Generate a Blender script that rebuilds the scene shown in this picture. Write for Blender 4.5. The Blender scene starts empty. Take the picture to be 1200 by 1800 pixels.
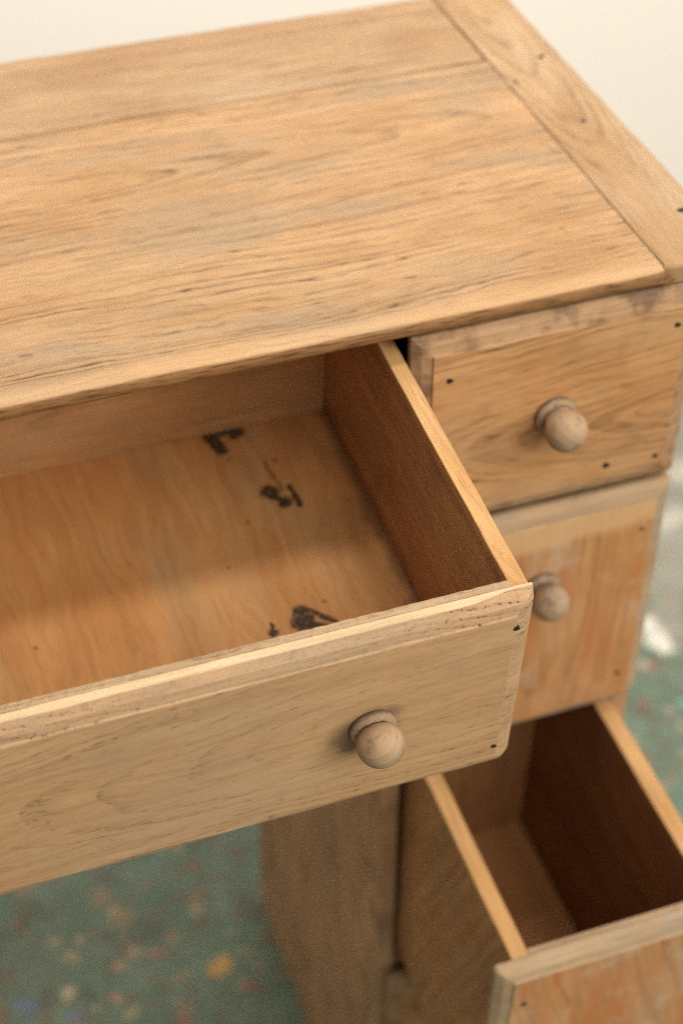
import bpy, bmesh, math, random
from mathutils import Vector, Euler, noise

random.seed(7)
sc = bpy.context.scene
col = sc.collection
TOP = 0.7912                       # height of the desk top above the floor (m)

# ------------------------------------------------------------------ camera
cam = bpy.data.cameras.new('camera'); camo = bpy.data.objects.new('camera', cam); col.objects.link(camo)
camo.location = (-0.34008, -0.54388, 0.42400 + TOP)
camo.rotation_euler = Euler((0.8338, -0.0025, -0.3329), 'XYZ')
cam.sensor_fit = 'VERTICAL'; cam.sensor_height = 36.0; cam.sensor_width = 24.0; cam.lens = 60.0
cam.clip_start = 0.01; cam.clip_end = 100
cam.dof.use_dof = True; cam.dof.focus_distance = 0.652; cam.dof.aperture_fstop = 6.6
sc.camera = camo

# ------------------------------------------------------------------ light
w = bpy.data.worlds.new('World'); sc.world = w; w.use_nodes = True
bg = w.node_tree.nodes['Background']; bg.inputs[0].default_value = (1.0, 0.90, 0.77, 1); bg.inputs[1].default_value = 0.36

def area(name, loc, aim, size, power, colr):
    l = bpy.data.lights.new(name, 'AREA'); l.shape = 'DISK'; l.size = size; l.energy = power; l.color = colr
    o = bpy.data.objects.new(name, l); col.objects.link(o); o.location = loc
    o.rotation_euler = (Vector(aim) - Vector(loc)).to_track_quat('-Z', 'Y').to_euler()
    return o
area('key_lamp', (0.42, -1.45, 2.35), (-0.1, 0.05, TOP), 2.2, 38, (1.0, 0.90, 0.79))
area('room_lamp', (1.75, -2.1, 1.85), (0.0, 0.2, TOP), 1.4, 46, (1.0, 0.90, 0.80))
area('wall_fill', (0.15, 0.10, 2.35), (0.15, 1.0, 2.05), 0.9, 48, (1.0, 0.93, 0.86))  # added fill light that brightens only the back wall, not a known lamp

vs = sc.view_settings
vs.view_transform = 'Standard'; vs.look = 'None'; vs.exposure = 0.0; vs.gamma = 1.0; vs.use_curve_mapping = False
sc.cycles.max_bounces = 8; sc.cycles.filter_width = 1.2
sc.cycles.sample_clamp_indirect = 4.0
try: sc.cycles.sampling_pattern = 'BLUE_NOISE'
except Exception: pass
try: sc.cycles.use_denoising = False
except Exception: pass

# ------------------------------------------------------------------ node helpers
class NT:
    def __init__(s, name):
        s.m = bpy.data.materials.new(name); s.m.use_nodes = True
        s.t = s.m.node_tree; s.n = s.t.nodes; s.b = s.n['Principled BSDF']
        s.tc = s.n.new('ShaderNodeTexCoord')
    def L(s, a, b): s.t.links.new(a, b)
    def put(s, sock, v):
        if isinstance(v, bpy.types.NodeSocket): s.L(v, sock)
        else: sock.default_value = v
    def math(s, op, a, b=0.0, c=0.0, clamp=False):
        n = s.n.new('ShaderNodeMath'); n.operation = op; n.use_clamp = clamp
        s.put(n.inputs[0], a); s.put(n.inputs[1], b); s.put(n.inputs[2], c); return n.outputs[0]
    def vm(s, op, a, b=(0, 0, 0), sc_=None):
        n = s.n.new('ShaderNodeVectorMath'); n.operation = op
        s.put(n.inputs[0], a); s.put(n.inputs[1], b)
        if sc_ is not None: s.put(n.inputs[3], sc_)
        return n.outputs[1] if op in ('DOT_PRODUCT', 'LENGTH', 'DISTANCE') else n.outputs[0]
    def sep(s, v):
        n = s.n.new('ShaderNodeSeparateXYZ'); s.put(n.inputs[0], v); return n.outputs
    def comb(s, x, y, z):
        n = s.n.new('ShaderNodeCombineXYZ'); s.put(n.inputs[0], x); s.put(n.inputs[1], y); s.put(n.inputs[2], z); return n.outputs[0]
    def noise(s, v, scale=1.0, detail=2.0, rough=0.5, dist=0.0, out=0):
        n = s.n.new('ShaderNodeTexNoise'); s.put(n.inputs['Vector'], v)
        n.inputs['Scale'].default_value = scale; n.inputs['Detail'].default_value = detail
        n.inputs['Roughness'].default_value = rough; n.inputs['Distortion'].default_value = dist
        return n.outputs[out]
    def rng(s, v, a, b, c=0.0, d=1.0, smooth=True):
        n = s.n.new('ShaderNodeMapRange'); n.interpolation_type = 'SMOOTHSTEP' if smooth else 'LINEAR'
        s.put(n.inputs[0], v); n.inputs[1].default_value = a; n.inputs[2].default_value = b
        n.inputs[3].default_value = c; n.inputs[4].default_value = d; return n.outputs[0]
    def mix(s, f, a, b, mode='MIX'):
        n = s.n.new('ShaderNodeMix'); n.data_type = 'RGBA'; n.blend_type = mode
        s.put(n.inputs[0], f)
        for i, v in ((6, a), (7, b)):
            s.put(n.inputs[i], v if isinstance(v, bpy.types.NodeSocket) else (*v, 1.0))
        return n.outputs[2]
    def seg(s, p, a, b, r, soft=0.25):          # capsule mask round the segment a-b (xy)
        ax = Vector((a[0], a[1], 0)); bx = Vector((b[0], b[1], 0)); d = bx - ax
        if d.length < 1e-5: d = Vector((1e-5, 0, 0))
        q = s.vm('SUBTRACT', p, tuple(ax))
        h = s.math('MULTIPLY', s.vm('DOT_PRODUCT', q, tuple(d)), 1.0 / d.length_squared, clamp=True)
        e = s.vm('SUBTRACT', q, s.vm('SCALE', tuple(d), sc_=h))
        return s.rng(s.vm('LENGTH', e), r * (1 + soft), r * (1 - soft), 0, 1)
    def bump(s, h, strength, dist):
        n = s.n.new('ShaderNodeBump'); n.inputs['Strength'].default_value = strength; n.inputs['Distance'].default_value = dist
        s.put(n.inputs['Height'], h); s.L(n.outputs[0], s.b.inputs['Normal'])
    def done(s, colr, rough=0.6, spec=0.25):
        s.put(s.b.inputs['Base Color'], colr if isinstance(colr, bpy.types.NodeSocket) else (*colr, 1))
        s.put(s.b.inputs['Roughness'], rough); s.b.inputs['Specular IOR Level'].default_value = spec
        return s.m

def wood(name, axis='x', seed=0.0, light=(.56, .36, .18), mid=(.45, .265, .12), dark=(.20, .105, .045), grey=(.43, .325, .205),
         ring=110.0, centre=0.0, uc=0.0, slope=0.10, pore_w=1.0, rings=0.55, pores=0.6, pore_len=1.0, greyness=0.5, warp=1.0,
         rough=0.62, base=.22, extra=None, bump=0.35, tilt=0.0):
    """Bare sanded timber: growth rings cut at an angle, open pores, fibre and patchy ageing."""
    t = NT(name)
    o = t.tc.outputs['Object']; x, y, z = t.sep(o)[:3]
    u, v, ww = {'x': (x, y, z), 'y': (y, x, z), 'z': (z, x, y), 'xz': (x, z, y), 'yz': (y, z, x), 'zy': (z, y, x)}[axis]
    if tilt:
        v2 = t.math('ADD', v, t.math('MULTIPLY', u, tilt)); v = v2
    u0 = u; u = t.math('ADD', u, seed * 1.37); ww = t.math('ADD', ww, seed * 0.71)
    # slow wander of the grain
    slow = t.noise(t.comb(t.math('MULTIPLY', u, 7.0), t.math('MULTIPLY', v, 22.0), ww), 1.0, 2.0, .5)
    med = t.noise(t.comb(t.math('MULTIPLY', u, 38.0), t.math('MULTIPLY', v, 150.0), ww), 1.0, 2.0, .55)
    dv = t.math('ADD', t.math('MULTIPLY', t.math('SUBTRACT', slow, .5), .016 * warp), t.math('MULTIPLY', t.math('SUBTRACT', med, .5), .0042 * warp))
    vc = t.math('ADD', t.math('SUBTRACT', v, centre), dv)
    hh = t.math('MULTIPLY', t.math('SUBTRACT', u0, uc), slope)
    r = t.math('SQRT', t.math('ADD', t.math('MULTIPLY', vc, vc), t.math('MULTIPLY', hh, hh)))
    rr = t.math('MULTIPLY', r, ring)
    rn = t.noise(t.comb(rr, 0.0, seed), 0.7, 1.0)                    # uneven ring spacing
    ph = t.math('FRACT', t.math('ADD', rr, t.math('MULTIPLY', rn, 2.2)))
    early = t.math('MULTIPLY', t.rng(ph, .50, .90), t.rng(ph, 1.0, .93))   # dark porous early wood at the ring's edge
    fade = t.rng(t.noise(t.comb(t.math('MULTIPLY', u, 9.0), t.math('MULTIPLY', v, 45.0), t.math('ADD', ww, 3.1)), 1.0, 2.0), .30, .66)
    early = t.math('MULTIPLY', early, fade)
    # fibre and pores
    fib = t.noise(t.comb(t.math('MULTIPLY', u, 45.0), t.math('MULTIPLY', vc, 1500.0), ww), 1.0, 3.0, .6)
    fib2 = t.noise(t.comb(t.math('MULTIPLY', u, 16.0), t.math('MULTIPLY', vc, 330.0), ww), 1.0, 2.0, .5)
    pn = t.noise(t.comb(t.math('MULTIPLY', u, 110.0 / pore_len), t.math('MULTIPLY', vc, 1150.0), t.math('ADD', ww, 7.7)), 1.0, 1.5, .5)
    pore = t.rng(pn, .57, .68)
    pc = t.noise(t.comb(t.math('MULTIPLY', u, 52.0 / pore_len), t.math('MULTIPLY', vc, 430.0 / pore_w), t.math('ADD', ww, 3.9)), 1.0, 2.0, .6)
    pore = t.math('MAXIMUM', pore, t.rng(pc, .58, .70))
    dense = t.math('ADD', t.math('MULTIPLY', early, .9), base)
    pore = t.math('MULTIPLY', pore, dense, clamp=True)
    # ageing
    patch = t.noise(t.comb(t.math('MULTIPLY', u, 9.0), t.math('MULTIPLY', v, 24.0), t.math('ADD', ww, seed * 2.3)), 1.0, 3.0, .55)
    patch2 = t.noise(t.comb(t.math('MULTIPLY', u, 14.0), t.math('MULTIPLY', v, 40.0), t.math('ADD', ww, 11.0 + seed)), 1.0, 3.0, .6)
    c = t.mix(t.rng(patch2, .34, .66), light, mid)
    c = t.mix(t.math('MULTIPLY', t.rng(patch, .44, .68), greyness), c, grey)
    c = t.mix(t.math('MULTIPLY', t.rng(fib2, .40, .72), .35), c, tuple(.62 * a for a in mid))
    c = t.mix(t.math('MULTIPLY', t.rng(fib, .45, .8), .30), c, tuple(.55 * a for a in mid))
    c = t.mix(t.math('MULTIPLY', early, rings), c, dark)
    c = t.mix(t.math('MULTIPLY', pore, pores), c, tuple(.45 * a for a in dark))
    if extra: c = extra(t, c, o)
    hgt = t.math('SUBTRACT', t.math('MULTIPLY', fib, .25), t.math('ADD', t.math('MULTIPLY', pore, .8), t.math('MULTIPLY', early, .35)))
    t.bump(hgt, bump, .0006)
    rg = t.rng(patch2, .2, .8, rough - .06, rough + .1)
    return t.done(c, rg)

# ---- marks with a shape of their own
def front_edge_sanding(t, c, o):           # paler band rubbed along the front edge of the top, a nail and small scars
    x, y, z = t.sep(o)[:3]
    n = t.noise(t.comb(t.math('MULTIPLY', x, 12.0), t.math('MULTIPLY', y, 120.0), 0.0), 1.0, 3.0)
    e = t.math('ADD', y, t.math('MULTIPLY', t.math('SUBTRACT', n, .5), .010))
    m = t.math('MULTIPLY', t.rng(e, .013, .002), t.rng(z, -.0022, -.0008))
    c = t.mix(t.math('MULTIPLY', m, .55), c, (.57, .375, .20))
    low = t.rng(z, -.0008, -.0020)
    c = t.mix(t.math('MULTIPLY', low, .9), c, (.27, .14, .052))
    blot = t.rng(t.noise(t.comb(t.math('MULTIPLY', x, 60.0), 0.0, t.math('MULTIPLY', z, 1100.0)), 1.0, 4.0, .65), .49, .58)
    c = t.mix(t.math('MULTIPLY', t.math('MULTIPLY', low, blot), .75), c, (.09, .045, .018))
    wv = t.vm('ADD', o, t.vm('SCALE', t.noise(o, 220.0, 2.0, out=1), sc_=.0012))
    wv = t.vm('SUBTRACT', wv, (.0006, .0006, 0))
    for a, b, r, k in [((-.1100, .0316), (-.1062, .0310), .0009, .8), ((-.0085, .118), (-.0020, .104), .0007, .6), ((-.0300, .0470), (-.0290, .0410), .0007, .6),
                       ((-.0900, .0790), (-.0880, .0780), .0008, .5), ((-.1190, .1650), (-.1140, .1520), .0006, .5), ((-.2800, .0300), (-.2760, .0295), .0013, .45)]:
        c = t.mix(t.math('MULTIPLY', t.seg(wv, a, b, r, .5), k), c, (.07, .042, .022))
    return c

def paint_marks(t, c, o):                  # dried dark paint on the floor of the middle drawer
    S = [(-0.1893, 0.0828, -0.1861, 0.0708, 0.0025), (-0.188, 0.083, -0.1813, 0.0827, 0.002), (-0.1766, 0.08, -0.1755, 0.0809, 0.0028),
         (-0.1727, 0.0369, -0.1722, 0.0363, 0.0032), (-0.1715, 0.0334, -0.1676, 0.0299, 0.0015), (-0.1678, 0.0283, -0.1672, 0.0287, 0.0027),
         (-0.1623, 0.0374, -0.161, 0.025, 0.0011), (-0.1814, -0.0377, -0.1845, -0.0447, 0.0027), (-0.1799, -0.0367, -0.1692, -0.0476, 0.0011),
         (-0.1835, -0.0451, -0.1744, -0.0504, 0.0022), (-.1812, -.0400, -.1790, -.0430, .0016), (-0.1968, -0.0458, -0.1966, -0.0457, 0.0017), (-0.1962, -0.0405, -0.1966, -0.0434, 0.0007)]
    B = [(-0.1687, 0.0564, -0.1662, 0.0369, 0.0008), (-0.1636, 0.0566, -0.1634, 0.0566, 0.0012), (-0.1883, 0.0212, -0.1883, 0.0212, 0.0008),
         (-0.1698, -0.0358, -0.1697, -0.0358, 0.0008), (-0.2046, -0.0034, -0.2045, -0.0034, 0.0007), (-0.1845, 0.0637, -0.1844, 0.0637, 0.0011),
         (-.2974, -.0229, -.2973, -.0229, .0008)]
    nz = t.vm('SUBTRACT', t.noise(o, 260.0, 3.0, .6, out=1), (.5, .5, .5))
    p = t.vm('MULTIPLY', t.vm('ADD', o, t.vm('SCALE', nz, sc_=.0040)), (1, 1, 0))
    def many(L, soft, k=1.30):
        m = 0.0
        for a in L: m = t.math('MAXIMUM', m, t.seg(p, a[:2], a[2:4], a[4] * k, soft))
        return m
    c = t.mix(t.math('MULTIPLY', many(S, .55, 1.55), .42), c, (.13, .06, .028))        # soaked brown rim
    c = t.mix(t.math('MULTIPLY', many(B, .5), .62), c, (.10, .045, .02))
    thin = t.rng(t.noise(o, 420.0, 3.0, .6), .30, .55, .82, .98)
    flake = t.rng(t.noise(t.vm('MULTIPLY', o, (1.0, .35, 1.0)), 900.0, 3.0, .7), .38, .47)
    c = t.mix(t.math('MULTIPLY', t.math('MULTIPLY', many(S, .22), thin), t.math('ADD', t.math('MULTIPLY', flake, .62), .38)), c, (.030, .021, .015))
    gx, gy, gz = t.sep(o)[:3]                # darker band with an uneven edge along the right side
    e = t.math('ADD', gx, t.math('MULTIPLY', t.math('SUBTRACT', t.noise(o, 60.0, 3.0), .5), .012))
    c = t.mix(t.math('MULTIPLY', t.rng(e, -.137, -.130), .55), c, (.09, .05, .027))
    return c

def grime(amount, colr=(.12, .085, .055), scale=60.0, lo=.50, hi=.72):
    def f(t, c, o):
        return t.mix(t.math('MULTIPLY', t.rng(t.noise(o, scale, 4.0, .62), lo, hi), amount), c, colr)
    return f

def red_streaks(t, c, o):
    x, y, z = t.sep(o)[:3]
    n = t.noise(t.comb(t.math('MULTIPLY', x, 120.0), y, t.math('MULTIPLY', z, 14.0)), 1.0, 3.0, .55)
    k = t.noise(t.comb(t.math('MULTIPLY', x, 22.0), y, t.math('MULTIPLY', z, 18.0)), 1.0, 2.0, .5)
    c = t.mix(t.math('MULTIPLY', t.math('MULTIPLY', t.rng(n, .40, .66), t.rng(k, .36, .60)), .72), c, (.46, .165, .055))
    g = t.noise(t.vm('ADD', o, (4.0, 1.0, 2.0)), 38.0, 4.0, .6)
    c = t.mix(t.math('MULTIPLY', t.rng(g, .52, .68), .5), c, (.50, .38, .255))
    e = t.math('ADD', z, t.math('MULTIPLY', t.math('SUBTRACT', k, .5), .02))
    return t.mix(t.math('MULTIPLY', t.rng(e, -.156, -.148), .7), c, (.62, .41, .21))

def knob_dark_patch(x, z, r, k):  # darker patch round the knob, drawn out to the lower left, plus mottling
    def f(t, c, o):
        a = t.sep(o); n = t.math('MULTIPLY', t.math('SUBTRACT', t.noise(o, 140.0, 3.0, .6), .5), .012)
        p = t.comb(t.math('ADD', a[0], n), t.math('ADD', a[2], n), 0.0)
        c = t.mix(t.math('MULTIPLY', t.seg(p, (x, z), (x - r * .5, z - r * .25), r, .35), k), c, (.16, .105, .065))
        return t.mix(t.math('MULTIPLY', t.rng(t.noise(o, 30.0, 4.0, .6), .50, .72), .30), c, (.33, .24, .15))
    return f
def knob_dirt(t, c, o):
    a = t.sep(o); n = t.noise(o, 260.0, 4.0, .65)
    c = t.mix(t.math('MULTIPLY', t.rng(t.noise(o, 75.0, 4.0, .62), .50, .70), .70), c, (.11, .075, .05))
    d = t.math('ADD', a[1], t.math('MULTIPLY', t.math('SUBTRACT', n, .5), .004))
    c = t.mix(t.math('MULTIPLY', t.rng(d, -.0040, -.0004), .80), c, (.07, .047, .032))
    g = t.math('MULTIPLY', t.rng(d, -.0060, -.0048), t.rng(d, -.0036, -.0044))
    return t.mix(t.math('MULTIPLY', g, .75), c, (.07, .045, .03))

M = {}
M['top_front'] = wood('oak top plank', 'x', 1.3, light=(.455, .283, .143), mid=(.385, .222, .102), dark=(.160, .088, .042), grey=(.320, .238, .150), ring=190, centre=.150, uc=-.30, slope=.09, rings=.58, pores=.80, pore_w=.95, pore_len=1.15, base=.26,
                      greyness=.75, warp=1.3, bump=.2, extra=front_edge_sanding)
M['top_back'] = wood('oak rear plank', 'x', 5.9, light=(.385, .252, .138), mid=(.325, .198, .102), ring=150, centre=.30, uc=-.2, slope=.05, pore_w=1.6, rings=.45, pores=.6, greyness=.75, warp=1.0, bump=.2)
M['bread'] = wood('oak end board', 'y', 9.1, light=(.425, .275, .148), mid=(.36, .22, .11), ring=260, centre=.016, uc=.30, slope=.12, pore_w=1.4, rings=.55, pores=.5, greyness=.6, warp=1.0)
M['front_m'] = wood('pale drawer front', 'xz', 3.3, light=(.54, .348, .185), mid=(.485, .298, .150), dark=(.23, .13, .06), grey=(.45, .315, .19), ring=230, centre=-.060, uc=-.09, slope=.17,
                    rings=.26, pores=.60, pore_len=.5, pore_w=.55, greyness=.6, warp=1.5, bump=.16, tilt=-.05, extra=knob_dark_patch(-.1863, -.0741, .0108, .7))
M['cham_m'] = wood('pink moulded edge', 'xz', 4.6, light=(.53, .35, .20), mid=(.46, .29, .155), dark=(.18, .10, .055), grey=(.42, .31, .195), ring=420, rings=.3, pores=.85, pore_len=.16, pore_w=.45, greyness=.7, bump=.4,
                   extra=grime(.5, (.20, .15, .11), 170.0, .56, .74))
M['pale'] = wood('fresh pale edge', 'x', 2.2, light=(.66, .50, .31), mid=(.60, .43, .25), dark=(.40, .26, .13), grey=(.58, .45, .29), ring=300, rings=.25, pores=.2, greyness=.4, bump=.2)
M['box_top'] = wood('rough box board', 'x', 7.2, light=(.44, .31, .18), mid=(.37, .25, .14), dark=(.18, .11, .06), grey=(.38, .30, .195), ring=260, rings=.4, pores=.6, pore_len=.4, greyness=.6, bump=.5)
M['side'] = wood('red brown drawer side', 'yz', 2.7, light=(.48, .25, .108), mid=(.39, .19, .078), dark=(.16, .07, .028), grey=(.34, .20, .10), ring=130, centre=-.2, rings=.42, pores=.35, greyness=.5, extra=grime(.4, (.12, .055, .025), 30.0))
M['side_edge'] = wood('honey drawer side edge', 'y', 8.4, light=(.60, .365, .158), mid=(.51, .285, .11), dark=(.29, .14, .048), grey=(.48, .32, .17), ring=420, centre=-.12, rings=.35, pores=.3, greyness=.4, bump=.2)
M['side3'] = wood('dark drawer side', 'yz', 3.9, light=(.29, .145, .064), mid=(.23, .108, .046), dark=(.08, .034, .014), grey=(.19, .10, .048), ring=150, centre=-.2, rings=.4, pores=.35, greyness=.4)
M['ply'] = wood('plywood drawer floor', 'y', 6.1, light=(.58, .295, .108), mid=(.49, .225, .075), dark=(.27, .115, .042), grey=(.44, .27, .13), ring=45, centre=-.25, slope=.25, rings=.10, pores=.18, greyness=.75, warp=2.4,
                extra=paint_marks, bump=.15)
M['back'] = wood('drawer back board', 'xz', 4.2, light=(.54, .30, .13), mid=(.45, .235, .095), dark=(.2, .095, .04), grey=(.38, .24, .125), ring=130, centre=-.09, rings=.35, pores=.35, greyness=.5)
M['front_1'] = wood('honey drawer front', 'xz', 11.2, light=(.59, .345, .155), mid=(.48, .245, .096), dark=(.20, .09, .035), grey=(.43, .29, .165), ring=260, centre=-.080, uc=.03, slope=.20, rings=.60, pores=.65, greyness=.5,
                    extra=grime(.45, (.30, .17, .085), 45.0))
M['cham_1'] = wood('worn moulded edge', 'xz', 12.6, light=(.50, .32, .175), mid=(.42, .25, .13), dark=(.17, .095, .05), grey=(.38, .29, .19), ring=420, rings=.4, pores=.6, greyness=.7, extra=grime(.75, (.15, .09, .052), 62.0, .46, .66))
M['front_2'] = wood('orange drawer front', 'z', 13.7, light=(.55, .315, .14), mid=(.46, .225, .085), dark=(.27, .115, .045), grey=(.45, .31, .18), ring=150, centre=-.045, slope=.10, rings=.45, pores=.4, greyness=.6, extra=red_streaks, bump=.2)
M['cham_2'] = wood('grey moulded edge', 'xz', 14.9, light=(.45, .33, .205), mid=(.40, .28, .165), dark=(.24, .16, .09), grey=(.37, .31, .235), ring=300, rings=.3, pores=.4, greyness=.95, extra=grime(.35, (.42, .23, .11), 40.0))
M['front_3'] = wood('warm drawer front', 'z', 17.3, light=(.53, .295, .13), mid=(.45, .22, .088), dark=(.28, .13, .05), ring=80, centre=-.03, slope=.10, rings=.3, pores=.3, greyness=.5, tilt=.25, extra=red_streaks)
M['box3'] = wood('tan drawer box', 'z', 19.8, light=(.55, .29, .122), mid=(.45, .22, .085), dark=(.17, .08, .034), grey=(.31, .20, .11), ring=60, centre=.2, rings=.3, pores=.3, greyness=.5)
M['carcass'] = wood('brown side panel', 'zy', 21.4, light=(.56, .345, .19), mid=(.47, .275, .145), dark=(.18, .10, .052), grey=(.36, .25, .155), ring=60, centre=.05, rings=.3, pores=.3, greyness=.6, extra=grime(.4, (.11, .07, .04), 25.0))
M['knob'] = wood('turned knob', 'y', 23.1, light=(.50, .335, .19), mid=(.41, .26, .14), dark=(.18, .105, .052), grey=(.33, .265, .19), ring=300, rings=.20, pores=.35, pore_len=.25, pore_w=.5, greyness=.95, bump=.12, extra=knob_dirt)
M['box3_side'] = wood('tan drawer box side', 'zy', 19.1, light=(.55, .29, .122), mid=(.45, .22, .085), dark=(.22, .105, .045), grey=(.40, .25, .135), ring=90, centre=.1, rings=.3, pores=.4, greyness=.6, tilt=.35)
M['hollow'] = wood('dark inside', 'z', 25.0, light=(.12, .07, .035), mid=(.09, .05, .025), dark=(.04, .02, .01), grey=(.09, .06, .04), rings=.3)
t = NT('old nail'); M['nail'] = t.done(t.mix(t.noise(t.tc.outputs['Object'], 900.0), (.008, .007, .006), (.035, .026, .02)), .55)

# ------------------------------------------------------------------ mesh helpers
def tag(o, label=None, cat=None, kind=None, group=None):
    for k, v in (('label', label), ('category', cat), ('kind', kind), ('group', group)):
        if v: o[k] = v
    return o

def link(name, bm, mats, parent=None, smooth=False):
    me = bpy.data.meshes.new(name); bmesh.ops.recalc_face_normals(bm, faces=bm.faces[:]); bm.to_mesh(me); bm.free()
    for m in (mats if isinstance(mats, (list, tuple)) else [mats]): me.materials.append(m)
    if smooth:
        for p in me.polygons: p.use_smooth = True
    o = bpy.data.objects.new(name, me); col.objects.link(o)
    if parent: o.parent = parent
    return o

def wear(bm, amp, freq=40.0, seed=0.0, fine=.35):
    for v in bm.verts:
        p = v.co * freq + Vector((seed, seed * 2, seed * 3))
        d = noise.noise_vector(p) + fine * noise.noise_vector(p * 5.3)
        v.co += d * amp

def board(x0, x1, y0, y1, z0, z1, bev=.0006, cut=.012, amp=.00018, seed=0.0, faces=None):
    """A sawn board: bevelled arrises, cut across its length so the edges can wander a little."""
    bm = bmesh.new()
    v = [bm.verts.new((x, y, z)) for x in (x0, x1) for y in (y0, y1) for z in (z0, z1)]
    for f in ((0, 1, 3, 2), (4, 6, 7, 5), (0, 4, 5, 1), (2, 3, 7, 6), (0, 2, 6, 4), (1, 5, 7, 3)): bm.faces.new([v[i] for i in f])
    if bev: bmesh.ops.bevel(bm, geom=bm.edges[:], offset=bev, segments=2, profile=.6, affect='EDGES')
    dims = (x1 - x0, y1 - y0, z1 - z0); ax = dims.index(max(dims)); lo = (x0, y0, z0)[ax]
    n = int(dims[ax] / cut); nv = Vector([1.0 if i == ax else 0.0 for i in range(3)])
    for i in range(1, n):
        bmesh.ops.bisect_plane(bm, geom=bm.verts[:] + bm.edges[:] + bm.faces[:], plane_co=nv * (lo + dims[ax] * i / n), plane_no=nv)
    if faces: faces(bm)
    wear(bm, amp, 55.0, seed)
    return bm

def rounded(x0, x1, z0, z1, rad, step):
    """Outline points, anticlockwise from the bottom left: rad = (bl, br, tr, tl)."""
    pts = []
    cs = [((x0, z0), rad[0], 180), ((x1, z0), rad[1], 270), ((x1, z1), rad[2], 0), ((x0, z1), rad[3], 90)]
    corner = []
    for (cx, cz), r, a0 in cs:
        sx = 1 if cx == x0 else -1; sz = 1 if cz == z0 else -1
        ox, oz = cx + sx * r, cz + sz * r
        corner.append([(ox + r * math.cos(math.radians(a0 + 15 * k)), oz + r * math.sin(math.radians(a0 + 15 * k))) for k in range(7)])
    for i in range(4):
        pts += corner[i]
        a, b = corner[i][-1], corner[(i + 1) % 4][0]
        n = step[i % 2]
        pts += [(a[0] + (b[0] - a[0]) * k / n, a[1] + (b[1] - a[1]) * k / n) for k in range(1, n)]
    return pts

def drawer_front(x0, x1, z0, z1, y, mats, parent, rad, inset=.0085, rise=.005, thick=.0035, seed=0.0, amp=.0003, tweak=None):
    """Overlay front with a moulded edge: square edge, sloping moulding, small quirk, flat field."""
    prof = [(0.0002, thick), (0, thick - .0003), (0, .0004), (.0004, -.0001), (inset * .45, -rise * .56), (inset - .0009, -rise + .0010),
            (inset - .0005, -rise + .0009), (inset - .0001, -rise + .0001), (inset + .0005, -rise)]
    bm = bmesh.new(); rings = []
    st = (max(10, int((x1 - x0) / .005)), max(8, int((z1 - z0) / .005)))
    for ins, dy in prof:
        rr = tuple(max(.0004, r - ins * .75) for r in rad)
        P = rounded(x0 + ins, x1 - ins, z0 + ins, z1 - ins, rr, st)
        rings.append([bm.verts.new((px, y + dy, pz)) for px, pz in P])
    n = len(rings[0])
    for k in range(len(rings) - 1):
        for i in range(n):
            f = bm.faces.new((rings[k][i], rings[k][(i + 1) % n], rings[k + 1][(i + 1) % n], rings[k + 1][i]))
            f.material_index = 2 if k < 3 else (1 if k < 7 else 0)
    bm.faces.new(rings[-1]).material_index = 0
    bm.faces.new(list(reversed(rings[0]))).material_index = 2
    if tweak: tweak(rings)
    for k, R in enumerate(rings):
        for v in R:
            p = v.co * 60 + Vector((seed, k * .35, seed)); s = amp * (1.0 if 2 < k < 8 else .5)
            d = noise.noise_vector(p) + .5 * noise.noise_vector(p * 4.7)
            v.co += Vector((d.x, d.y * (.25 if k >= 8 else .8), d.z)) * s
    return link('drawer_front', bm, mats, parent)

def knob(x, y, z, r, parent, roll=0.0, reach=.0098):
    """Small turned knob, axis along -Y: flange, cove, ball."""
    k = r / .0094
    prof = [(0.0, .0092), (.0006, .0097), (.0018, .0098), (.0028, .0094), (.0034, .0084), (.0038, .0076), (.0042, .0070), (.0047, .0068), (.0051, .0070)]
    for a in range(-38 if reach < .011 else -46, 91, 8): prof.append((reach + .0089 * math.sin(math.radians(a)), .0095 * math.cos(math.radians(a)) ** .96 if a < 90 else 0.0))
    bm = bmesh.new(); R = []; N = 40
    for a, rad in prof:
        rad = max(rad, .0002)
        R.append([bm.verts.new((k * rad * math.cos(2 * math.pi * i / N), -k * a, k * rad * math.sin(2 * math.pi * i / N))) for i in range(N)])
    for j in range(len(R) - 1):
        for i in range(N): bm.faces.new((R[j][i], R[j][(i + 1) % N], R[j + 1][(i + 1) % N], R[j + 1][i]))
    bm.faces.new(R[-1]); bm.faces.new(R[0])
    wear(bm, .00012, 160.0, roll)
    o = link('knob', bm, M['knob'], parent, True); o.location = (x, y, z); o.rotation_euler = (0, roll, 0)
    return o

nail_mesh = None
def nail(x, y, z, parent, s=1.0, roll=0.0):
    global nail_mesh
    if nail_mesh is None:
        bm = bmesh.new(); N = 12; A = []; B = []
        for i in range(N):
            a = 2 * math.pi * i / N; q = 1 + .12 * math.sin(3 * a + 1)
            A.append(bm.verts.new((.00115 * q * math.cos(a), .001, .0009 * q * math.sin(a)))); B.append(bm.verts.new((.0010 * q * math.cos(a), -.00025, .0008 * q * math.sin(a))))
        c = bm.verts.new((0, -.0002, 0))
        for i in range(N):
            bm.faces.new((A[i], A[(i + 1) % N], B[(i + 1) % N], B[i])); bm.faces.new((B[i], B[(i + 1) % N], c))
        o = link('nail', bm, M['nail'], parent); nail_mesh = o.data
    else:
        o = bpy.data.objects.new('nail', nail_mesh); col.objects.link(o); o.parent = parent
    o.location = (x, y, z); o.scale = (1.5 * s, 1, 1.5 * s); o.rotation_euler = (0, roll, 0)
    return o

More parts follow.
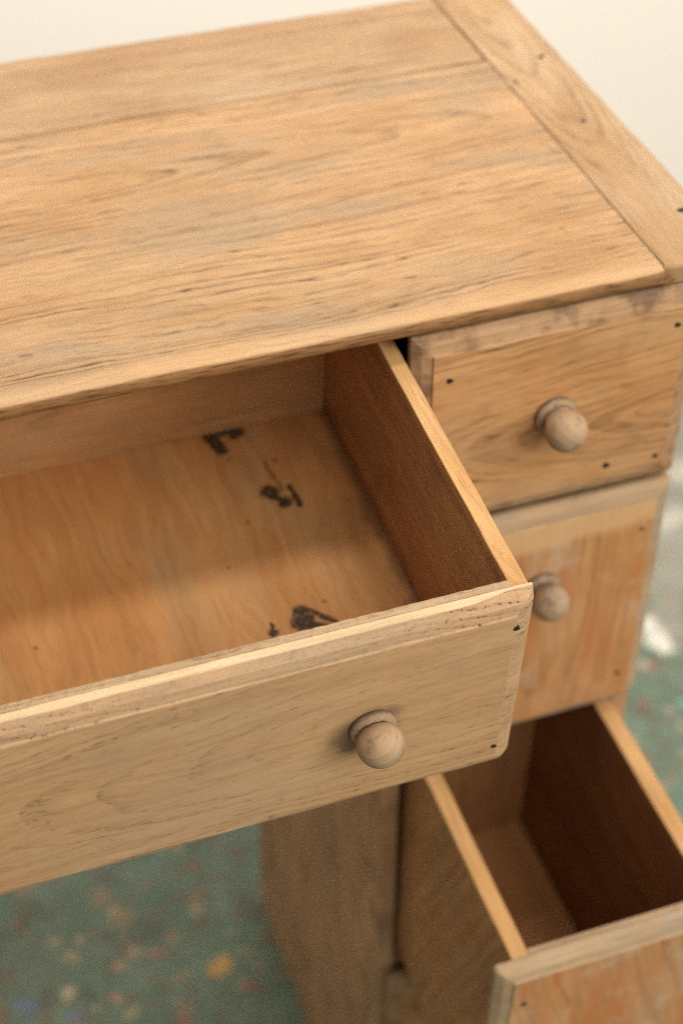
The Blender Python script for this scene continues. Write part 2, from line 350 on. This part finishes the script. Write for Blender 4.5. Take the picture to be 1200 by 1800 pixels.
# ------------------------------------------------------------------ the setting: painted workshop floor and white wall
t = NT('painted concrete floor')
o = t.tc.outputs['Object']
nz = t.vm('SUBTRACT', t.noise(o, 55.0, 4.0, .6, out=1), (.5, .5, .5))
p = t.vm('MULTIPLY', t.vm('ADD', o, t.vm('SCALE', nz, sc_=.026)), (1, 1, 0))
big = t.noise(o, 6.0, 4.0, .6); mid_ = t.noise(o, 28.0, 4.0, .62); fine = t.noise(o, 52.0, 3.0, .6); f2 = t.noise(t.vm('ADD', o, (3.1, 7.7, 0)), 48.0, 2.0, .5); f3 = t.noise(t.vm('ADD', o, (9.3, 1.7, 0)), 62.0, 2.0, .5)
c = t.mix(t.rng(mid_, .3, .7), (.100, .155, .115), (.145, .205, .155))
c = t.mix(t.math('MULTIPLY', t.rng(big, .48, .66), .55), c, (.11, .125, .10))
c = t.mix(t.math('MULTIPLY', t.rng(fine, .52, .64), .62), c, (.15, .098, .066))
c = t.mix(t.math('MULTIPLY', t.rng(t.noise(t.vm('ADD', o, (5.5, 2.2, 0)), 24.0, 4.0, .65), .52, .66), .65), c, (.085, .085, .068))
c = t.mix(t.math('MULTIPLY', t.rng(f2, .62, .69), .75), c, (.30, .115, .075))
c = t.mix(t.math('MULTIPLY', t.rng(f3, .66, .72), .8), c, (.42, .33, .21))
CC = {'orange': (.62, .35, .10), 'cream': (.60, .47, .30), 'tan': (.45, .33, .19), 'red': (.40, .10, .07), 'blue': (.12, .18, .33), 'brown': (.30, .20, .12), 'dark': (.12, .085, .065),
      'white': (.90, .87, .80), 'lgrey': (.62, .59, .52), 'grey': (.37, .34, .29), 'cyan': (.22, .62, .60), 'pink': (.50, .38, .34), 'dgreen': (.17, .23, .18)}
sp = [(0.3991, 0.5445, 0.050, 'grey'), (0.3755, 0.5035, 0.035, 'grey'), (0.3521, 0.470, 0.0220, 'grey'), (0.3500, 0.4458, 0.018, 'grey'), (0.46, 0.60, 0.09, 'grey'), (.52, .72, .10, 'grey'),
      (0.3293, 0.4426, 0.014, 'white'), (0.3310, 0.4642, 0.011, 'white'), (0.3318, 0.4305, 0.006, 'white'), (0.4303, 0.6, 0.018, 'lgrey'), (0.4147, 0.5903, 0.012, 'lgrey'), (.47, .66, .022, 'lgrey'),
      (0.3141, 0.3606, 0.0036, 'cyan'), (0.3013, 0.359, 0.0043, 'pink'), (0.2544, 0.3127, 0.005, 'red'), (0.2543, 0.2808, 0.0041, 'red'), (0.2676, 0.2845, 0.0041, 'red'), (0.2911, 0.367, 0.0064, 'dgreen'),
      (0.3426, 0.4252, 0.0055, 'lgrey'), (0.3018, 0.417, 0.0055, 'lgrey'),
      (-0.1769, 0.2293, 0.0100, 'orange'), (-0.2972, 0.2436, 0.006, 'cream'), (-0.2891, 0.2779, 0.005, 'tan'), (-0.2378, 0.2646, 0.0042, 'tan'), (-0.1528, 0.2387, 0.0042, 'tan'),
      (-0.2186, 0.257, 0.0045, 'red'), (-0.3333, 0.2427, 0.0085, 'blue'), (-0.2529, 0.3256, 0.009, 'brown'), (-0.2404, 0.3002, 0.010, 'brown'), (-0.2072, 0.2315, 0.0049, 'brown'), (-0.253, 0.2538, 0.006, 'tan'),
      (-0.2552, 0.211, 0.0065, 'tan'), (-0.1954, 0.3075, 0.0062, 'dark'), (-0.179, 0.2931, 0.007, 'brown'), (-0.205, 0.2658, 0.007, 'brown'), (-0.2628, 0.2247, 0.0045, 'tan'), (-0.179, 0.2774, 0.005, 'dark'),
      (-0.3091, 0.3573, 0.0113, 'brown'), (-0.2957, 0.2234, 0.007, 'blue'), (-0.146, 0.2236, 0.006, 'brown'), (-0.2126, 0.2011, 0.007, 'brown'), (-0.2974, 0.2975, 0.0045, 'tan')]
for x, y, r, k in sp:
    c = t.mix(t.math('MULTIPLY', t.seg(p, (x, y), (x + r * .3, y + r * .1), r * .8, .5), .7 if k in ('white', 'orange', 'cream', 'cyan') else .50), c, CC[k])
t.bump(t.noise(o, 60.0, 4.0), .3, .002)
M['floor'] = t.done(c, .55, .3)
t = NT('white wall paint')
o = t.tc.outputs['Object']
c = t.mix(t.rng(t.noise(o, 2.2, 3.0), .3, .7), (.86, .83, .775), (.88, .855, .80))
t.bump(t.noise(o, 90.0, 3.0), .12, .002)
M['wall'] = t.done(c, .75, .2)

bm = bmesh.new()
for q in ((-4, -3), (4, -3), (4, 1.03), (-4, 1.03)): bm.verts.new((q[0], q[1], 0))
bm.faces.new(bm.verts[:]); tag(link('floor', bm, M['floor']), kind='structure')
bm = bmesh.new()
v = [bm.verts.new((x, y, z)) for x in (-4, 4) for y in (1.00, 1.10) for z in (-.01, 3.2)]
for f in ((0, 1, 3, 2), (4, 6, 7, 5), (0, 4, 5, 1), (2, 3, 7, 6), (0, 2, 6, 4), (1, 5, 7, 3)): bm.faces.new([v[i] for i in f])
tag(link('wall', bm, M['wall']), kind='structure')

# ------------------------------------------------------------------ the desk
desk = bpy.data.objects.new('desk', None); col.objects.link(desk); desk.location = (0, 0, TOP)
tag(desk, 'small bare sanded oak desk with open drawers on the paint spattered green floor', 'desk')
XL = -.60; D = .2845; PS = .2055; WB = .0396

# --- top: two planks and an end board
def plank_front():
    prof = [(.012, 0.0), (.006, -.00005), (.0030, -.0003), (.0013, -.0008), (.0004, -.0016), (0, -.0030), (-.0001, -.0050), (.0003, -.0068), (.0013, -.0080), (.003, -.0088), (.006, -.0092),
            (PS - .0012, -.0092), (PS - .0010, -.0010), (PS - .0020, 0.0)]
    bm = bmesh.new(); rows = []; n = 150
    for i in range(n + 1):
        x = XL + (-.0003 - XL) * i / n
        rows.append([bm.verts.new((x, yy, zz)) for yy, zz in prof])
    m = len(prof)
    for i in range(n):
        for j in range(m): bm.faces.new((rows[i][j], rows[i][(j + 1) % m], rows[i + 1][(j + 1) % m], rows[i + 1][j]))
    bm.faces.new(rows[0]); bm.faces.new(list(reversed(rows[-1])))
    for i, r_ in enumerate(rows):
        x = r_[0].co.x
        for j in range(1, 11):
            q = Vector((x * 45, j * .5, 1.7)); d = noise.noise_vector(q) + .6 * noise.noise_vector(q * 4)
            r_[j].co += Vector((0, d.y, d.z)) * .00028
        e = max(0.0, (x + .006) / .006)                     # worn front corner at the end board
        for j in range(1, 7): r_[j].co.y += .0010 * e * e
    return bm
def soften(o, ang=35):
    for p_ in o.data.polygons: p_.use_smooth = True
    o.data.set_sharp_from_angle(angle=math.radians(ang))
pf = link('plank', plank_front(), M['top_front'], desk); soften(pf)
tag(pf, 'wide front plank of the top, pale along its rounded edge')
tg = link('tongue', board(-.0002, .0052, .0006, .03, -.0088, -.0048, .0006, .006, .0002, 3.0), M['top_front'], pf)
pb = link('plank', board(XL, -.0004, PS + .0009, D, -.0092, -.0006, .0009, .014, .00018, 5.0), M['top_back'], desk)
tag(pb, 'narrower rear plank of the top')
def bread():
    bm = bmesh.new()
    out = [(.0003, .0034), (.003, .0026), (.010, .0024), (.030, .0026), (.036, .0040), (.0390, .0080), (WB, .014)] + [(WB, .014 + (D - .016) * k / 24) for k in range(1, 25)] + [(WB - .002, D), (.0003, D)] \
        + [(.0003, D - (D - .006) * k / 24) for k in range(1, 24)]
    prof = [(0, -.0092), (0, -.0016), (.0005, -.0006), (.0014, -.0001), (.0030, .0001)]
    cx = WB / 2; R = []
    for ins, zz in prof:
        row = []
        for (x, y) in out:
            sx = ins if x < cx else -ins; yy = y
            if y < .02: yy = y + ins
            if y > D - .003: yy = y - ins
            row.append(bm.verts.new((x + (sx * (.35 if x < cx else 1.0)), yy, zz)))
        R.append(row)
    n = len(out)
    for k in range(len(R) - 1):
        for i in range(n): bm.faces.new((R[k][i], R[k][(i + 1) % n], R[k + 1][(i + 1) % n], R[k + 1][i]))
    bm.faces.new(R[-1]); bm.faces.new(list(reversed(R[0])))
    wear(bm, .0002, 50.0, 9.0)
    return bm
eb = link('end_board', bread(), M['bread'], desk); tag(eb, 'end board of the top with its grain running front to back')
for x, y, s in ((.0282, .1988, 1.4), (.0286, .0416, 1.5), (.0208, .1305, 1.0), (.0045, .1777, .9)):
    n_ = nail(x, y, .0001, eb, s); n_.rotation_euler = (-math.pi / 2, 0, .4)

# --- pedestal carcass
PX0, PX1 = -.1233, -.1130; QX0, QX1 = .0130, .0232; YF = .0092; YB = .280; ZT = -.0094; ZB = -TOP
def notch(bm):                               # the panel's front edge is cut back where the wide drawer runs
    for v in bm.verts:
        if v.co.z > -.135 and v.co.y < .05: v.co.y += .035
link('side_panel', board(PX0, PX1, YF, YB, ZB, ZT, .0008, .02, .0003, 11.0, notch), M['carcass'], desk)
link('side_panel', board(QX0, QX1, YF, YB, ZB, ZT, .0008, .02, .0003, 12.0), M['carcass'], desk)
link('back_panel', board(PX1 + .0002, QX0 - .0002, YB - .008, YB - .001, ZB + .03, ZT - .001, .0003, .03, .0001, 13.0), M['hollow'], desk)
for z in (-.1272, -.2900, -.5030):
    link('drawer_rail', board(PX1 + .0002, QX0 - .0002, YF + .004, YF + .024, z - .0035, z + .0035, .0005, .02, .0001, z), M['carcass'], desk)
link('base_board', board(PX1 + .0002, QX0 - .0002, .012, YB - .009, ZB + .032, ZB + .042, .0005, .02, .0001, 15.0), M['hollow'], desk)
# far end of the desk, carried by a plain panel out of the picture
link('side_panel', board(-.495, -.4835, YF, YB, ZB, ZT, .0008, .03, .0003, 16.0), M['carcass'], desk)

# --- drawers: floor board is the drawer object, the rest hang on it
def drawer(name_label, loc_rot, floor, mat):
    d = link('drawer', board(*floor, .0003, .03, .00008, 21.0), mat, desk)
    if loc_rot:
        rot, piv = loc_rot
        e = Euler(rot, 'XYZ'); piv = Vector(piv); d.rotation_euler = e; d.location = piv - e.to_matrix() @ piv
    tag(d, name_label); return d
def edge_faces(bm, zt, idx=1):
    for f in bm.faces:
        if f.calc_center_median().z > zt - .0011: f.material_index = idx

# wide middle drawer
yd, zt, zb, xr = -.1323, -.0213, -.1283, -.1215
xdi, xdo, zs, zf, ybk = -.1291, -.1212, -.0245, -.1200, .0834
XML = -.4780
dm = drawer('wide middle drawer pulled out and sagging', ((.0811, .0042, .0052), (-.30, -.05, -.09)), (XML + .008, xdi - .0002, yd + .0075, ybk, zf - .003, zf), M['ply'])
def mtweak(rings):
    for k in (0, 1, 2, 3):
        for v in rings[k]:
            s = min(1.0, max(0.0, (v.co.x + .150) / .022)); s = s * s * (3 - 2 * s)
            if v.co.z > zt - .0008 and k >= 2: v.co.y += .0026 * s
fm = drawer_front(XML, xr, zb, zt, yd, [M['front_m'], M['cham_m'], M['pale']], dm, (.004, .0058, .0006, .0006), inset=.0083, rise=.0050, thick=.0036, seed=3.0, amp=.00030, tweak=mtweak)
sb = board(xdi, xdo - .0006, yd + .0038, ybk + .007, zf - .006, zs + .0006, .0005, .010, .00022, 31.0, lambda b: edge_faces(b, zs + .0006)); link('drawer_side', sb, [M['side'], M['side_edge']], dm)
sb = board(XML + .0006, XML + .008, yd + .0038, ybk + .007, zf - .006, zs, .0005, .010, .0002, 32.0, lambda b: edge_faces(b, zs)); link('drawer_side', sb, [M['side'], M['side_edge']], dm)
def rough(bm):
    for v in bm.verts:
        if v.co.z > zt - .004: v.co.z += .0004 * noise.noise(Vector((v.co.x * 600, v.co.y * 300, 0)))
link('drawer_inner_front', board(XML + .0082, xdi - .0001, yd + .0038, yd + .0073, zf - .004, zt - .0002, .0003, .0022, .00012, 33.0, rough), M['box_top'], dm)
link('drawer_back', board(XML + .0082, xdi - .0002, ybk + .0002, ybk + .0065, zf - .004, zs, .0005, .012, .0002, 34.0), M['back'], dm)
knob(-.1863, yd - .0049, -.0741, .0094, dm, 1.1)
knob(-.4118, yd - .0049, -.0732, .0094, dm, 4.0)
for x, z in ((-.1298, -.0362), (-.1313, -.1114), (XML + .0095, -.0362), (XML + .0095, -.1114)): nail(x, yd - .0050, z, dm, .9, .5)

# narrow drawers in the pedestal
y1, XA, XB = .0041, -.1180, .0228
d1 = drawer('shallow top drawer under the end board, closed', None, (PX1 + .004, QX0 - .004, y1 + .005, .20, -.1215, -.1185), M['hollow'])
drawer_front(XA, XB, -.1252, -.0118, y1, [M['front_1'], M['cham_1'], M['cham_1']], d1, (.001, .003, .0008, .0008), inset=.0092, rise=.0050, seed=5.0, amp=.00035)
knob(-.0480, y1 - .0049, -.0677, .0099, d1, 2.3, .0122)
for x, z, s in ((-.1011, -.0352, 1.1), (.0092, -.0308, 1.1), (.0086, -.1081, 1.0), (-.0175, -.1070, 1.3)): nail(x, y1 - .0050, z, d1, s, .3)

d2 = drawer('closed orange streaked drawer with a grey upper edge', None, (PX1 + .004, QX0 - .004, y1 + .005, .20, -.2835, -.2805), M['hollow'])
drawer_front(XA, XB, -.2885, -.1291, y1, [M['front_2'], M['cham_2'], M['cham_2']], d2, (.002, .0105, .0012, .0008), inset=.0088, rise=.0050, seed=7.0, amp=.0004)
knob(-.0450, y1 - .0049, -.1797, .0095, d2, 5.1, .0122)
for x, z, s in ((.0075, -.2619, 1.1), (.0080, -.1560, .8)): nail(x, y1 - .0050, z, d2, s, .3)

# deep open drawer
y3, z3t, z3b = -.1295, -.2922, -.4960
x3so, x3si, x3ri, x3ro, z3s, z3f, y3b = -.1087, -.0996, -.0009, .0090, -.2924, -.4776, .0676
X3A, X3B = -.1187, .0215
d3 = drawer('deep lower drawer pulled out of the pedestal', ((.0304, .0112, .0027), (-.09, -.05, -.40)), (x3si + .0002, x3ri - .0002, y3 + .0075, y3b, z3f - .003, z3f), M['box3'])
drawer_front(X3A, X3B, z3b, z3t + .0002, y3, [M['front_3'], M['cham_2'], M['cham_2']], d3, (.002, .004, .002, .0022), inset=.0092, rise=.0050, thick=.0034, seed=9.0, amp=.00035)
for a, b, s in ((x3so, x3si, 41.0), (x3ri, x3ro, 42.0)):
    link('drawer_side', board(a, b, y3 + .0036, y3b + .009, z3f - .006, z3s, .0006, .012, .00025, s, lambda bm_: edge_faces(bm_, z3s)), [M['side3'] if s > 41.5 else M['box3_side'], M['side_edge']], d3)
link('drawer_inner_front', board(x3si + .0002, x3ri - .0002, y3 + .0036, y3 + .0072, z3f - .004, z3s - .0005, .0003, .003, .00012, 43.0), M['box_top'], d3)
link('drawer_back', board(x3si + .0002, x3ri - .0002, y3b + .0002, y3b + .008, z3f - .004, z3s, .0005, .012, .0002, 44.0), M['box3'], d3)
knob(-.0455, y3 - .0049, -.3900, .0095, d3, .4)
for x, z in ((-.1029, -.3225), (.0080, -.3225)): nail(x, y3 - .0050, z, d3, 1.2, .3)

d4 = drawer('closed bottom drawer half hidden behind the open one', None, (PX1 + .004, QX0 - .004, y1 + .005, .20, -.690, -.687), M['hollow'])
drawer_front(XA, XB, -.6960, -.5010, y1, [M['front_3'], M['cham_1'], M['cham_1']], d4, (.002, .004, .002, .003), inset=.0088, rise=.0050, seed=12.0, amp=.0004)
knob(-.0455, y1 - .0049, -.5850, .0095, d4, 3.4)
for x, z in ((-.1008, -.5377), (.0080, -.5300)): nail(x, y1 - .0050, z, d4, 1.3, .3)
